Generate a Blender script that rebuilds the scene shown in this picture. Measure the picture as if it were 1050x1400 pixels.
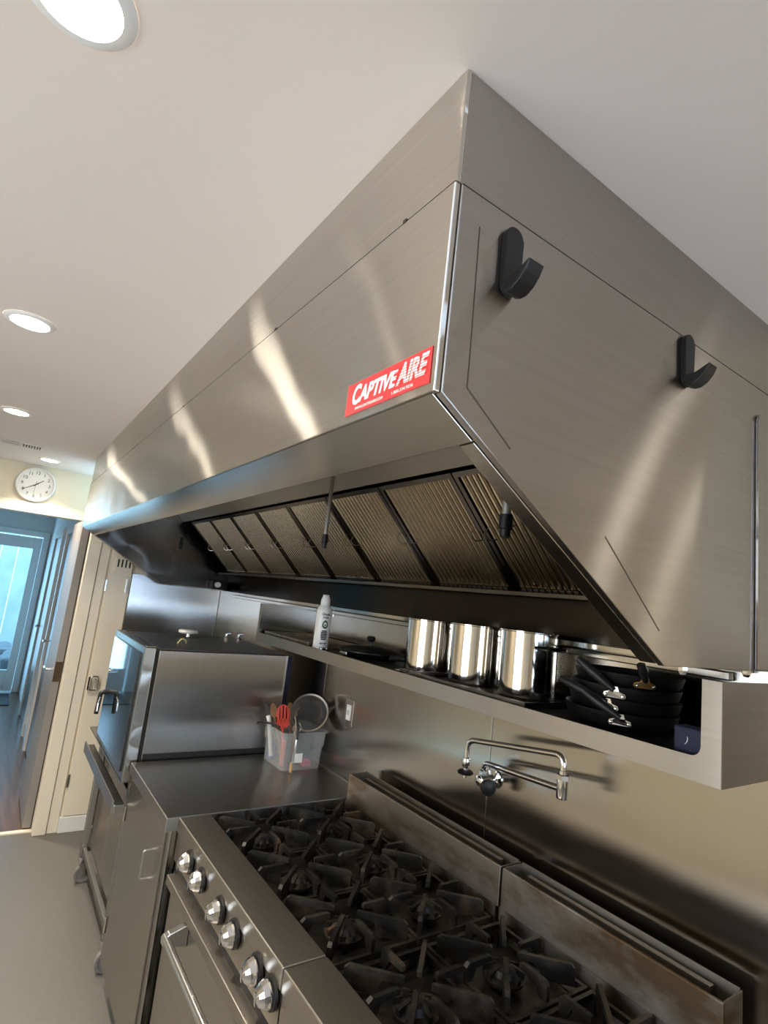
import bpy, bmesh, math, random
from mathutils import Vector, Matrix
random.seed(7)
S = bpy.context.scene
for o in list(bpy.data.objects): bpy.data.objects.remove(o)
C = S.collection
PI = math.pi
# ------------------------------------------------------------------ camera, world, big lights, exposure
cam_d = bpy.data.cameras.new('camera'); cam = bpy.data.objects.new('camera', cam_d); C.objects.link(cam)
RGT = (0.81457837, -0.56909271, 0.11222999)
DWN = (0.18335432, 0.06906028, -0.98061811)
FWD = (0.55031198, 0.81936815, 0.16060061)
m = Matrix.Identity(4)
for i in range(3):
    m[i][0] = RGT[i]; m[i][1] = -DWN[i]; m[i][2] = -FWD[i]
m[0][3], m[1][3], m[2][3] = 0, 0, 1.7
cam.matrix_world = m
cam_d.sensor_fit = 'HORIZONTAL'; cam_d.sensor_width = 36; cam_d.lens = 754.76/1050*36
cam_d.clip_start = .02
S.camera = cam
S.view_settings.view_transform = 'Standard'; S.view_settings.look = 'None'
S.view_settings.exposure = 0.16; S.view_settings.gamma = 1; S.view_settings.use_curve_mapping = False
w = bpy.data.worlds.new('daylight'); S.world = w; w.use_nodes = True
wb = w.node_tree.nodes['Background']; wb.inputs[0].default_value = (.30, .66, 1, 1); wb.inputs[1].default_value = 4.5
LAMP_W = 7.0                 # watts of one recessed ceiling light
LAMP_C = (1, .88, .74)

def area(name, loc, direction, sx, sy, power, col):
    l = bpy.data.lights.new(name, 'AREA'); l.shape = 'RECTANGLE'; l.size = sx; l.size_y = sy; l.energy = power; l.color = col
    o = bpy.data.objects.new(name, l); C.objects.link(o); o.location = loc
    o.rotation_euler = Vector(direction).to_track_quat('-Z', 'Y').to_euler()
    return o
# daylight entering by an unseen window inferred behind and the glazed hall door
area('window_daylight', (0.5, -2.52, 1.5), (0, 1, .25), 2.2, 1.2, 21, (1, .94, .99))
area('aisle_ceiling_fill', (-1.86, .9, 1.5), (1, .1, .3), 1.6, .9, 27, (1, .91, .82))  # unseen aisle window light, added to brighten the ceiling
area('hall_daylight', (-.1, 8.75, 1.2), (0, -1, 0), .85, 1.7, 14, (.40, .72, 1))

# ------------------------------------------------------------------ materials
MATS = {}
def node_mat(name):
    mt = bpy.data.materials.new(name); mt.use_nodes = True
    MATS[name] = mt
    nt = mt.node_tree
    return mt, nt, nt.nodes['Principled BSDF']
def L(nt, a, b): nt.links.new(a, b)
def coords(nt, scale=(1, 1, 1), kind='Object'):
    tc = nt.nodes.new('ShaderNodeTexCoord'); mp = nt.nodes.new('ShaderNodeMapping'); mp.inputs['Scale'].default_value = scale
    if kind == 'World':
        g = nt.nodes.new('ShaderNodeNewGeometry'); L(nt, g.outputs['Position'], mp.inputs['Vector'])
    else: L(nt, tc.outputs['Object'], mp.inputs['Vector'])
    return mp.outputs['Vector']
def noise(nt, vec, scale, detail=3, rough=.5):
    n = nt.nodes.new('ShaderNodeTexNoise'); n.inputs['Scale'].default_value = scale; n.inputs['Detail'].default_value = detail
    n.inputs['Roughness'].default_value = rough; L(nt, vec, n.inputs['Vector']); return n.outputs['Fac']
def ramp(nt, fac, stops):
    r = nt.nodes.new('ShaderNodeValToRGB'); e = r.color_ramp.elements
    while len(e) < len(stops): e.new(.5)
    for i, (p, c) in enumerate(stops): e[i].position = p; e[i].color = (*c, 1) if len(c) == 3 else c
    L(nt, fac, r.inputs['Fac']); return r.outputs['Color']
def plain(name, col, rough=.5, metal=0, var=.06, nscale=12, bump=0, spec=.5, coat=0, emit=None, estr=0):
    mt, nt, b = node_mat(name)
    v = coords(nt, kind='World'); f = noise(nt, v, nscale)
    L(nt, ramp(nt, f, [(.3, tuple(c*(1-var) for c in col)), (.7, tuple(min(1, c*(1+var)) for c in col))]), b.inputs['Base Color'])
    b.inputs['Roughness'].default_value = rough; b.inputs['Metallic'].default_value = metal
    b.inputs['Specular IOR Level'].default_value = spec; b.inputs['Coat Weight'].default_value = coat
    if bump:
        bp = nt.nodes.new('ShaderNodeBump'); bp.inputs['Strength'].default_value = bump; bp.inputs['Distance'].default_value = .002
        L(nt, noise(nt, v, nscale*14, 2), bp.inputs['Height']); L(nt, bp.outputs['Normal'], b.inputs['Normal'])
    if emit: b.inputs['Emission Color'].default_value = (*emit, 1); b.inputs['Emission Strength'].default_value = estr
    return mt
def steel(name, grain='Y', col=(.56, .54, .515), rough=.25, aniso=.85, haze=.25, hrough=.38, wave=.25, wscale=2.2, var=.05, stain=None):
    """brushed stainless: grain runs along one world axis, reflections smear across it"""
    mt = bpy.data.materials.new(name); mt.use_nodes = True; MATS[name] = mt
    nt = mt.node_tree; nt.nodes.clear()
    out = nt.nodes.new('ShaderNodeOutputMaterial'); mix = nt.nodes.new('ShaderNodeMixShader'); mix.inputs['Fac'].default_value = haze
    g = nt.nodes.new('ShaderNodeBsdfAnisotropic'); h = nt.nodes.new('ShaderNodeBsdfAnisotropic'); g.distribution = 'BECKMANN'; h.distribution = 'BECKMANN'
    sc = {'Y': (90, 1.2, 90), 'X': (1.2, 90, 90), 'Z': (90, 90, 1.2)}[grain]
    f = noise(nt, coords(nt, sc, 'World'), 1.5, 4)
    c = ramp(nt, f, [(.25, tuple(q*(1-var) for q in col)), (.75, tuple(q*(1+var) for q in col))])
    if stain:
        mx = nt.nodes.new('ShaderNodeMixRGB'); mx.blend_type = 'MULTIPLY'
        sf = noise(nt, coords(nt, (2.5, 2.5, 6), 'World'), 1.6, 5, .6)
        mx.inputs['Fac'].default_value = 1
        L(nt, c, mx.inputs['Color1']); L(nt, ramp(nt, sf, [(.32, stain), (.52, (1, 1, 1))]), mx.inputs['Color2']); c = mx.outputs['Color']
    t = nt.nodes.new('ShaderNodeCombineXYZ')
    for i in range(3): t.inputs[i].default_value = {'X': (1, 0, 0), 'Y': (0, 1, 0), 'Z': (0, 0, 1)}[grain][i]
    L(nt, c, g.inputs['Color']); L(nt, c, h.inputs['Color'])
    g.inputs['Roughness'].default_value = rough; g.inputs['Anisotropy'].default_value = aniso; L(nt, t.outputs[0], g.inputs['Tangent'])
    h.inputs['Roughness'].default_value = hrough
    if wave:
        bp = nt.nodes.new('ShaderNodeBump'); bp.inputs['Strength'].default_value = wave; bp.inputs['Distance'].default_value = .012
        L(nt, noise(nt, coords(nt, (1, 1, 1), 'World'), wscale, 1), bp.inputs['Height'])
        L(nt, bp.outputs['Normal'], g.inputs['Normal']); L(nt, bp.outputs['Normal'], h.inputs['Normal'])
    L(nt, g.outputs[0], mix.inputs[1]); L(nt, h.outputs[0], mix.inputs[2]); L(nt, mix.outputs[0], out.inputs['Surface'])
    return mt
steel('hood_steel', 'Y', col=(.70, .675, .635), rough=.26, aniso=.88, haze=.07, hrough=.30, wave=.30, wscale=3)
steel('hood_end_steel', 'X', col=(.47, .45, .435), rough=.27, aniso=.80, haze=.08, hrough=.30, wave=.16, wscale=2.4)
steel('hood_inner', 'Y', col=(.20, .19, .18), rough=.22, aniso=.4, haze=.12, wave=.05)  # steel colour darkened to stand in for dark reflections inside the hood
steel('lip_steel', 'Y', col=(.52, .50, .46), rough=.18, aniso=.5, haze=.08, wave=.1)
steel('wall_steel', 'Z', col=(.47, .45, .415), rough=.20, aniso=.55, haze=.04, wave=.28, wscale=2.0, var=.012)
steel('end_wall_steel', 'Z', col=(.54, .54, .54), rough=.22, aniso=.6, haze=.04, wave=.2)
steel('counter_steel', 'Y', col=(.46, .445, .42), rough=.24, aniso=.5, haze=.45, hrough=.55, wave=.05)
steel('range_steel', 'Y', col=(.44, .41, .365), rough=.28, aniso=.5, haze=.5, hrough=.6, wave=.04)
steel('guard_steel', 'Y', col=(.45, .41, .36), rough=.28, aniso=.5, haze=.55, hrough=.6, wave=.06, stain=(.46, .36, .25))
steel('door_steel', 'Y', col=(.52, .495, .45), rough=.26, aniso=.6, haze=.2, wave=.04)
steel('oven_side_steel', 'Z', col=(.54, .525, .51), rough=.26, aniso=.7, haze=.04, wave=.12)
steel('hood_back_dark', 'Y', col=(.045, .042, .038), rough=.22, aniso=.3, haze=.1, wave=0)  # even near-black steel for the back of the plenum
plain('pipe_grey', (.38, .36, .33), .45, .5, .05)
steel('baffle_steel', 'X', col=(.70, .63, .50), rough=.27, aniso=0, haze=.2, wave=0, var=.08)  # golden tint paints in the warm light reflected by the baffles
plain('chrome', (.82, .82, .83), .06, 1, .01)
plain('chrome_dull', (.62, .61, .59), .22, 1, .05)
plain('pot_steel', (.78, .74, .68), .09, 1, .04)
plain('brass', (.62, .40, .16), .28, 1, .2, 60)
plain('black_plastic', (.007, .007, .008), .45, 0, .2)
plain('black_gap', (.008, .008, .008), .7, 0, .1)
plain('black_pan', (.005, .005, .0055), .42, 0, .3, 40, spec=.35)
plain('dark_glass', (.02, .025, .028), .05, 0, .1, coat=1)
plain('cooktop_black', (.009, .007, .0055), .45, 0, .6, 18, .3)
plain('tray_metal', (.16, .16, .165), .35, 1, .2, 30)
plain('sheet_pan', (.42, .36, .28), .35, 1, .3, 20)
plain('ceiling_paint', (.80, .73, .675), .75, 0, .012, 2)
plain('wall_paint', (.80, .72, .56), .65, 0, .012, 2)
plain('hall_paint', (.74, .77, .76), .65, 0, .012, 2)
plain('trim_paint', (.83, .76, .62), .40, 0, .015, 3)
plain('trim_white', (.80, .80, .78), .4, 0, .01, 3)
plain('door_grey', (.26, .24, .215), .45, 0, .02, 5)
plain('vinyl_floor', (.135, .128, .114), .42, 0, .04, 45, .05)
plain('dark_door', (.12, .10, .085), .35, 0, .1, 10)
plain('white_plastic', (.85, .85, .83), .35, 0, .01)
plain('clock_white', (.86, .85, .80), .4, 0, .01)
plain('ink_black', (.01, .01, .01), .5, 0, .01)
plain('ink_green', (.05, .10, .02), .5, 0, .05)
plain('sticker_red', (.72, .035, .04), .35, 0, .01)
plain('sticker_white', (.95, .93, .90), .4, 0, .01)
plain('can_white', (.85, .85, .84), .28, 0, .01)
plain('red_plastic', (.50, .035, .015), .35, 0, .05)
plain('pink_plastic', (.80, .12, .22), .4, 0, .05)
plain('blue_plastic', (.06, .20, .45), .4, 0, .05)
plain('navy', (.005, .008, .045), .6, 0, .05)
plain('wood_spoon', (.20, .09, .035), .55, 0, .3, 30)
plain('wood_light', (.42, .26, .12), .55, 0, .2, 30)
plain('paper', (.88, .88, .86), .6, 0, .02)
plain('rubber_grey', (.17, .165, .16), .6, 0, .05)
plain('bronze', (.12, .075, .04), .35, 1, .1)
plain('vent_grey', (.55, .53, .50), .5, 0, .02)
plain('yellow_wire', (.62, .55, .22), .5, 0, .05)
plain('lamp_lens', (1, .97, .92), .5, 0, 0, emit=(1, .90, .74), estr=46)
plain('fence_wood', (.55, .55, .55), .8, 0, .15, 4)
plain('garden_soil', (.09, .085, .08), .9, 0, .7, 6)
plain('foil', (.75, .74, .72), .25, 1, .1, 60)
def wood_floor():
    mt, nt, b = node_mat('wood_floor')
    f = noise(nt, coords(nt, (14, 1.2, 1), 'World'), 2, 4)
    L(nt, ramp(nt, f, [(.3, (.075, .04, .022)), (.7, (.16, .09, .05))]), b.inputs['Base Color']); b.inputs['Roughness'].default_value = .28
wood_floor()
def cast_iron():
    mt, nt, b = node_mat('cast_iron')
    v = coords(nt, (1, 1, 1), 'World'); f = noise(nt, v, 9, 5, .65)
    L(nt, ramp(nt, f, [(.36, (.004, .004, .0035)), (.50, (.012, .011, .010)), (.60, (.038, .033, .026)), (.70, (.09, .05, .022))]), b.inputs['Base Color'])
    b.inputs['Roughness'].default_value = .42; b.inputs['Metallic'].default_value = .25
    bp = nt.nodes.new('ShaderNodeBump'); bp.inputs['Strength'].default_value = .35; bp.inputs['Distance'].default_value = .002
    L(nt, noise(nt, v, 160, 3), bp.inputs['Height']); L(nt, bp.outputs['Normal'], b.inputs['Normal'])
cast_iron()
def clear_mat(name, col, fac, rough):
    mt = bpy.data.materials.new(name); mt.use_nodes = True; MATS[name] = mt
    nt = mt.node_tree; nt.nodes.clear()
    out = nt.nodes.new('ShaderNodeOutputMaterial'); mix = nt.nodes.new('ShaderNodeMixShader')
    tr = nt.nodes.new('ShaderNodeBsdfTransparent'); tr.inputs[0].default_value = (*[min(1, .75+.25*c) for c in col], 1)
    p = nt.nodes.new('ShaderNodeBsdfPrincipled'); p.inputs['Base Color'].default_value = (*col, 1); p.inputs['Roughness'].default_value = rough
    n = noise(nt, coords(nt, (1, 1, 1), 'World'), 30, 2)
    mr = nt.nodes.new('ShaderNodeMapRange'); mr.inputs['To Min'].default_value = fac*.85; mr.inputs['To Max'].default_value = fac*1.15
    L(nt, n, mr.inputs['Value']); L(nt, mr.outputs['Result'], mix.inputs['Fac'])
    L(nt, tr.outputs[0], mix.inputs[1]); L(nt, p.outputs[0], mix.inputs[2]); L(nt, mix.outputs[0], out.inputs['Surface'])
clear_mat('tub_plastic', (.72, .74, .74), .19, .2)
clear_mat('window_glass', (.7, .85, .95), .10, .03)
clear_mat('mesh_wire', (.16, .15, .14), .30, .35)

# ------------------------------------------------------------------ builders (all coordinates are metres in the room)
def finish(name, bm, mat, parent=None, smooth=None):
    bmesh.ops.recalc_face_normals(bm, faces=bm.faces)
    me = bpy.data.meshes.new(name); bm.to_mesh(me); bm.free()
    if smooth:
        for p in me.polygons: p.use_smooth = True
        me.set_sharp_from_angle(angle=math.radians(smooth))
    me.materials.append(MATS[mat])
    return link(name, me, parent)
def link(name, me, parent=None):
    o = bpy.data.objects.new(name, me); C.objects.link(o)
    if parent is not None: adopt(o, parent)
    return o
def adopt(o, parent):
    o.parent = parent
    o.matrix_parent_inverse = WM(parent).inverted()
def WM(o):
    mb = o.matrix_basis.copy()
    return WM(o.parent) @ o.matrix_parent_inverse @ mb if o.parent else mb
def bm_box(bm, x0, x1, y0, y1, z0, z1):
    vs = [bm.verts.new((x, y, z)) for x in (x0, x1) for y in (y0, y1) for z in (z0, z1)]
    for f in ((0, 1, 3, 2), (4, 6, 7, 5), (0, 4, 5, 1), (2, 3, 7, 6), (0, 2, 6, 4), (1, 5, 7, 3)): bm.faces.new([vs[i] for i in f])
def box(name, x0, x1, y0, y1, z0, z1, mat, parent=None, bev=0, seg=2):
    bm = bmesh.new(); bm_box(bm, x0, x1, y0, y1, z0, z1)
    if bev: bmesh.ops.bevel(bm, geom=list(bm.edges), offset=bev, segments=seg, affect='EDGES', profile=.5)
    return finish(name, bm, mat, parent, None)
def bm_prism(bm, poly, plane, a, b):
    def P(u, v, t): return {'XZ': (u, t, v), 'YZ': (t, u, v), 'XY': (u, v, t)}[plane]
    A = [bm.verts.new(P(u, v, a)) for u, v in poly]; B = [bm.verts.new(P(u, v, b)) for u, v in poly]
    bm.faces.new(A); bm.faces.new(B[::-1])
    n = len(poly)
    for i in range(n): bm.faces.new((A[i], B[i], B[(i+1) % n], A[(i+1) % n]))
def prism(name, poly, plane, a, b, mat, parent=None, bev=0, smooth=None):
    bm = bmesh.new(); bm_prism(bm, poly, plane, a, b)
    if bev: bmesh.ops.bevel(bm, geom=list(bm.edges), offset=bev, segments=2, affect='EDGES', profile=.5)
    return finish(name, bm, mat, parent, smooth)
def bm_tube(bm, pts, r, seg=10, caps=True, closed=False):
    pts = [Vector(p) for p in pts]; n = len(pts); rings = []
    prev = None
    for i, p in enumerate(pts):
        if closed: d = (pts[(i+1) % n]-pts[i-1])
        else: d = (pts[min(i+1, n-1)]-pts[max(i-1, 0)])
        d.normalize()
        if prev is None:
            up = Vector((0, 0, 1)) if abs(d.z) < .9 else Vector((1, 0, 0))
            a = d.cross(up).normalized()
        else:
            a = (prev-d*prev.dot(d)).normalized()
        prev = a; b = d.cross(a)
        rr = r[i] if isinstance(r, (list, tuple)) else r
        rings.append([bm.verts.new(p+a*math.cos(2*PI*k/seg)*rr+b*math.sin(2*PI*k/seg)*rr) for k in range(seg)])
    for i in range(n if closed else n-1):
        R0, R1 = rings[i], rings[(i+1) % n]
        for k in range(seg): bm.faces.new((R0[k], R0[(k+1) % seg], R1[(k+1) % seg], R1[k]))
    if caps and not closed: bm.faces.new(rings[0][::-1]); bm.faces.new(rings[-1])
def tube(name, pts, r, mat, parent=None, seg=10, closed=False):
    bm = bmesh.new(); bm_tube(bm, pts, r, seg, True, closed); return finish(name, bm, mat, parent, 40)
def bm_lathe(bm, prof, M=Matrix.Identity(4), seg=28):
    rings = []
    for r, z in prof:
        if r < 1e-6: rings.append([bm.verts.new(M @ Vector((0, 0, z)))])
        else: rings.append([bm.verts.new(M @ Vector((r*math.cos(2*PI*k/seg), r*math.sin(2*PI*k/seg), z))) for k in range(seg)])
    for A, B in zip(rings, rings[1:]):
        for k in range(seg):
            k2 = (k+1) % seg
            if len(A) == 1 and len(B) == 1: continue
            if len(A) == 1: bm.faces.new((A[0], B[k], B[k2]))
            elif len(B) == 1: bm.faces.new((A[k], A[k2], B[0]))
            else: bm.faces.new((A[k], A[k2], B[k2], B[k]))
def frame(loc, axis, up=None):
    z = Vector(axis).normalized(); u = Vector(up) if up else (Vector((0, 0, 1)) if abs(z.z) < .9 else Vector((1, 0, 0)))
    y = (u-z*u.dot(z)).normalized(); x = y.cross(z)
    M = Matrix.Identity(4)
    for i in range(3): M[i][0] = x[i]; M[i][1] = y[i]; M[i][2] = z[i]; M[i][3] = loc[i]
    return M
def lathe(name, prof, loc, mat, parent=None, axis=(0, 0, 1), seg=28, smooth=40):
    bm = bmesh.new(); bm_lathe(bm, prof, frame(loc, axis), seg); return finish(name, bm, mat, parent, smooth)
def rounded(pts, r, n=5):
    """round the corners of a polyline (list of 3D points)"""
    P = [Vector(p) for p in pts]; out = [P[0]]
    for a, b, c in zip(P, P[1:], P[2:]):
        d0 = (a-b).normalized(); d1 = (c-b).normalized(); rr = min(r, (a-b).length*.49, (c-b).length*.49)
        s, e = b+d0*rr, b+d1*rr
        for i in range(n+1):
            t = i/n; out.append(s*(1-t)**2+b*2*t*(1-t)+e*t*t)
    out.append(P[-1]); return out
def set_tags(o, label, cat, group=None):
    o['label'] = label; o['category'] = cat
    if group: o['group'] = group
    return o
def thing(name, label, cat, loc, group=None):
    o = bpy.data.objects.new(name, None); C.objects.link(o); o.location = loc; o.empty_display_size = .05
    return set_tags(o, label, cat, group)
def struct(o): o['kind'] = 'structure'; return o
def dup(root, off, label=None):
    r = root.copy(); C.objects.link(r); r.location = root.location+Vector(off)
    if label: r['label'] = label
    for ch in list(root.children):
        c = ch.copy(); C.objects.link(c); c.parent = r; c.matrix_parent_inverse = ch.matrix_parent_inverse.copy()
        for g in list(ch.children):
            d = g.copy(); C.objects.link(d); d.parent = c; d.matrix_parent_inverse = g.matrix_parent_inverse.copy()
    return r
def text_mesh(body, size, shear=0, offset=0, extrude=.0003, width=None, align='CENTER'):
    cu = bpy.data.curves.new('lettering', 'FONT'); cu.body = body; cu.size = size; cu.shear = shear; cu.offset = offset
    cu.extrude = extrude; cu.align_x = align; cu.align_y = 'CENTER'; cu.resolution_u = 3
    ob = bpy.data.objects.new('lettering', cu); C.objects.link(ob)
    bpy.context.view_layer.update()
    me = bpy.data.meshes.new_from_object(ob.evaluated_get(bpy.context.evaluated_depsgraph_get()))
    bpy.data.objects.remove(ob)
    if width and me.vertices:
        xs = [v.co.x for v in me.vertices]; k = width/(max(xs)-min(xs))
        for v in me.vertices: v.co.x *= k
    return me
def place_text(name, me, M, mat, parent, bend=None):
    for v in me.vertices:
        if bend:
            a = v.co.x/bend; v.co = Vector((math.sin(a)*(bend+v.co.z), v.co.y, math.cos(a)*(bend+v.co.z)-bend))
        v.co = M @ v.co
    me.materials.clear(); me.materials.append(MATS[mat]); me.name = name
    return link(name, me, parent)

# ------------------------------------------------------------------ the setting
CZ = 2.44
struct(box('floor', -1.9, 4.0, -2.6, 4.33, -.1, 0, 'vinyl_floor'))
struct(box('floor_hall', -1.6, .62, 4.37, 8.9, -.1, 0, 'wood_floor'))
struct(box('trim_1', -1.6, .49, 4.33, 4.37, -.1, .008, 'trim_paint'))
struct(box('ceiling', -1.9, 4.0, -2.6, 5.0, CZ, CZ+.1, 'ceiling_paint'))
struct(box('ceiling_hall', -1.6, .62, 5.1, 8.9, CZ, CZ+.1, 'hall_paint'))
wr = struct(box('wall_right', 1.452, 1.6, .32, 4.4, 0, CZ, 'wall_paint'))
for i, (a, b) in enumerate(((.33, 1.3535), (1.3545, 2.4995), (2.5005, 4.278))):
    box('steel_panel', 1.44, 1.4515, a, b, .02, 1.66, 'wall_steel', wr, .0015, 1)
for y in (1.354, 2.5): box('seam_strip', 1.4385, 1.44, y-.0018, y+.0018, .05, 1.60, 'chrome_dull', wr)
struct(box('wall_side_return', 1.6, 4.0, .32, .44, 0, CZ, 'wall_paint'))
we = struct(box('wall_end', .62, 1.4515, 4.29, 4.4, 0, CZ, 'wall_paint'))
box('steel_panel', .79, 1.438, 4.281, 4.2895, .02, 1.70, 'end_wall_steel', we, .001, 1)
# far wall with the clock over the opening to the hall
wf = bmesh.new()
bm_box(wf, -1.9, .62, 5.0, 5.1, 2.07, CZ); bm_box(wf, -1.9, -.62, 5.0, 5.1, 0, 2.07); bm_box(wf, .49, .62, 4.4, 5.1, 0, 2.07)
struct(finish('wall_far', wf, 'wall_paint'))
struct(box('trim_2', -.70, .482, 4.985, 4.9995, 2.07, 2.15, 'trim_paint', None, .003))
wl = bmesh.new()
for a in ((-2.6, .1, 0, CZ), (1.7, 5.1, 0, CZ), (.1, 1.7, 0, 1.05), (.1, 1.7, 1.95, CZ)): bm_box(wl, -2.0, -1.9, a[0], a[1], a[2], a[3])
struct(finish('wall_left', wl, 'wall_paint'))
w2 = struct(thing('fill_window', 'x', 'x', (-1.95, .9, 1.05))); del w2['label']; del w2['category']  # window out of view, added as the opening for the ceiling fill
for a in ((.1, .15, 1.05, 1.95), (1.65, 1.7, 1.05, 1.95), (.15, 1.65, 1.05, 1.10), (.15, 1.65, 1.90, 1.95), (.88, .92, 1.10, 1.90)): box('frame', -1.97, -1.93, a[0], a[1], a[2], a[3], 'trim_white', w2)
box('pane', -1.952, -1.948, .15, .88, 1.10, 1.90, 'window_glass', w2); box('pane', -1.952, -1.948, .92, 1.65, 1.10, 1.90, 'window_glass', w2)
wbk = bmesh.new()
for a in ((-1.9, -.6, 0, CZ), (1.6, 4.0, 0, CZ), (-.6, 1.6, 0, .9), (-.6, 1.6, 2.1, CZ)): bm_box(wbk, a[0], a[1], -2.7, -2.6, a[2], a[3])
struct(finish('wall_back', wbk, 'wall_paint'))
struct(box('wall_side', 4.0, 4.1, -2.6, .44, 0, CZ, 'wall_paint'))
win = struct(thing('window_1', 'wide window', 'window', (.5, -2.62, .9))); del win['label']; del win['category']
for nm, a in (('frame', (-.6, -.55, .9, 2.1)), ('frame', (1.55, 1.6, .9, 2.1)), ('frame', (-.55, 1.55, .9, .95)), ('frame', (-.55, 1.55, 2.05, 2.1)), ('frame', (.48, .52, .95, 2.05))):
    box(nm, a[0], a[1], -2.66, -2.61, a[2], a[3], 'trim_white', win)
box('pane', -.55, .48, -2.64, -2.636, .95, 2.05, 'window_glass', win); box('pane', .52, 1.55, -2.64, -2.636, .95, 2.05, 'window_glass', win)
# hall behind
hr = struct(box('wall_hall_right', .52, .62, 5.1, 8.9, 0, CZ, 'hall_paint'))
for y, mt in ((5.35, 'dark_door'), (6.75, 'dark_door')):
    d = struct(thing('door_%d' % (2 if y < 6 else 3), 'x', 'x', (.5, y, 0))); del d['label']; del d['category']
    box('door_leaf', .505, .5195, y, y+.8, .01, 2.0, mt, d)
    box('casing', .485, .519, y-.09, y-.002, .0, 2.09, 'trim_white', d); box('casing', .485, .519, y+.802, y+.89, .0, 2.09, 'trim_white', d)
    box('casing', .485, .519, y, y+.8, 2.002, 2.09, 'trim_white', d)
    tube('door_handle', rounded([(.505, y+.72, 1.0), (.46, y+.72, 1.0), (.46, y+.62, 1.0)], .015), .009, 'chrome_dull', d)
struct(box('baseboard_hall', .503, .5195, 6.25, 6.65, .0, .12, 'trim_white'))
struct(box('wall_hall_left', -1.7, -1.6, 5.1, 8.9, 0, CZ, 'hall_paint'))
hf = bmesh.new()
for a in ((-1.6, -.62, 0, CZ), (.43, .52, 0, CZ), (-.62, .43, 2.05, CZ)): bm_box(hf, a[0], a[1], 8.9, 9.0, a[2], a[3])
struct(finish('wall_hall_end', hf, 'hall_paint'))
gd = struct(thing('door_1', 'x', 'x', (-.1, 8.9, 0))); del gd['label']; del gd['category']
for a in ((-.60, -.48, .02, 2.03), (.335, .425, .02, 2.03), (-.48, .335, .02, .28), (-.48, .335, 1.88, 2.03)):
    box('door_rail', a[0], a[1], 8.86, 8.90, a[2], a[3], 'trim_white', gd, .004)
box('pane', -.48, .335, 8.878, 8.884, .28, 1.88, 'window_glass', gd)
box('casing', .43, .50, 8.85, 8.899, 0, 2.12, 'trim_white', gd, .004); box('casing', -.6, .43, 8.85, 8.899, 2.05, 2.12, 'trim_white', gd, .004)
mat_o = set_tags(box('door_mat', -.55, .40, 8.05, 8.70, 0.0005, .012, 'black_gap', None, .003), 'dark door mat on the hall floor inside the glazed door', 'mat')
# garden behind the glazed door
gs = box('garden_ground', -4, 4, 9.0, 16, -.2, -.05, 'garden_soil'); gs['kind'] = 'structure'
fn = thing('garden_fence', 'pale board fence in the garden behind the glazed hall door', 'fence', (0, 13, -.05))
for i in range(14):
    box('board', -1.9+i*.27, -1.9+i*.27+.255, 13+.02*(i % 2), 13.03+.02*(i % 2), -.05, 2.6, 'fence_wood', fn)
for k, (x, y, r) in enumerate(((.1, 10.6, .22), (.55, 11.0, .3), (-.3, 11.2, .26), (.25, 11.9, .3))):
    bm = bmesh.new(); bmesh.ops.create_icosphere(bm, subdivisions=3, radius=r)
    for v in bm.verts:
        v.co *= 1+.22*math.sin(v.co.x*17+k)*math.cos(v.co.y*21+v.co.z*13); v.co.z *= .6; v.co += Vector((x, y, r*.45-.05))
    set_tags(finish('garden_rock', bm, 'rubber_grey' if k % 2 else 'garden_soil', None, 60), ['low dark mound of soil in the garden near the glazed door', 'grey boulder in the garden in front of the fence', 'low dark mound of soil in the garden beside the boulders', 'grey boulder in the garden set back close to the fence'][k], 'rock')
# jamb, casing and door leaf beside the opening (end wall)
od = struct(thing('door_4', 'x', 'x', (.45, 4.35, 0))); del od['label']; del od['category']
box('door_leaf', .428, .476, 4.375, 4.98, .012, 2.03, 'door_grey', od, .002)
box('latch_plate', .432, .472, 4.371, 4.376, .93, 1.06, 'bronze', od, .001)
tube('door_handle', rounded([(.428, 4.44, 1.0), (.385, 4.44, 1.0), (.385, 4.54, 1.0)], .015), .009, 'chrome', od)
struct(box('trim_3', .479, .555, 4.262, 4.36, 0, CZ-.02, 'trim_paint', None, .004))
struct(box('trim_4', .557, .619, 4.275, 4.36, 0, CZ-.02, 'trim_paint', None, .004))
cd = struct(thing('door_5', 'x', 'x', (.7, 4.28, 0))); del cd['label']; del cd['category']
box('door_leaf', .635, .782, 4.270, 4.2895, .10, 2.0, 'trim_paint', cd, .003)
for z in (1.60, .32):
    box('hinge', .622, .634, 4.262, 4.272, z-.04, z+.04, 'chrome_dull', cd, .001)
box('hinge', .752, .764, 4.258, 4.270, 1.56, 1.66, 'chrome_dull', cd, .001)
lp = box('latch', .632, .642, 4.245, 4.262, .90, .985, 'black_gap', cd, .001)
tube('latch_loop', rounded([(.645, 4.25, .90), (.645, 4.245, .99), (.69, 4.245, .99), (.69, 4.25, .90), (.645, 4.25, .90)], .015), .006, 'chrome', lp)
tube('latch_loop', rounded([(.66, 4.235, .915), (.66, 4.235, .975), (.675, 4.235, .975), (.675, 4.235, .915)], .006), .004, 'chrome', lp)
vt = set_tags(box('wall_vent', .66, .775, 4.255, 4.2695, 1.70, 1.80, 'trim_paint', None, .003), 'small cream vent block with dark slots high on the narrow door', 'vent')
for i in range(4): box('slot', .675+i*.025, .685+i*.025, 4.2535, 4.2555, 1.735, 1.79, 'black_gap', vt)
struct(box('baseboard_end', .62, .786, 4.262, 4.2895, 0, .095, 'trim_white', None, .003))

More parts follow.
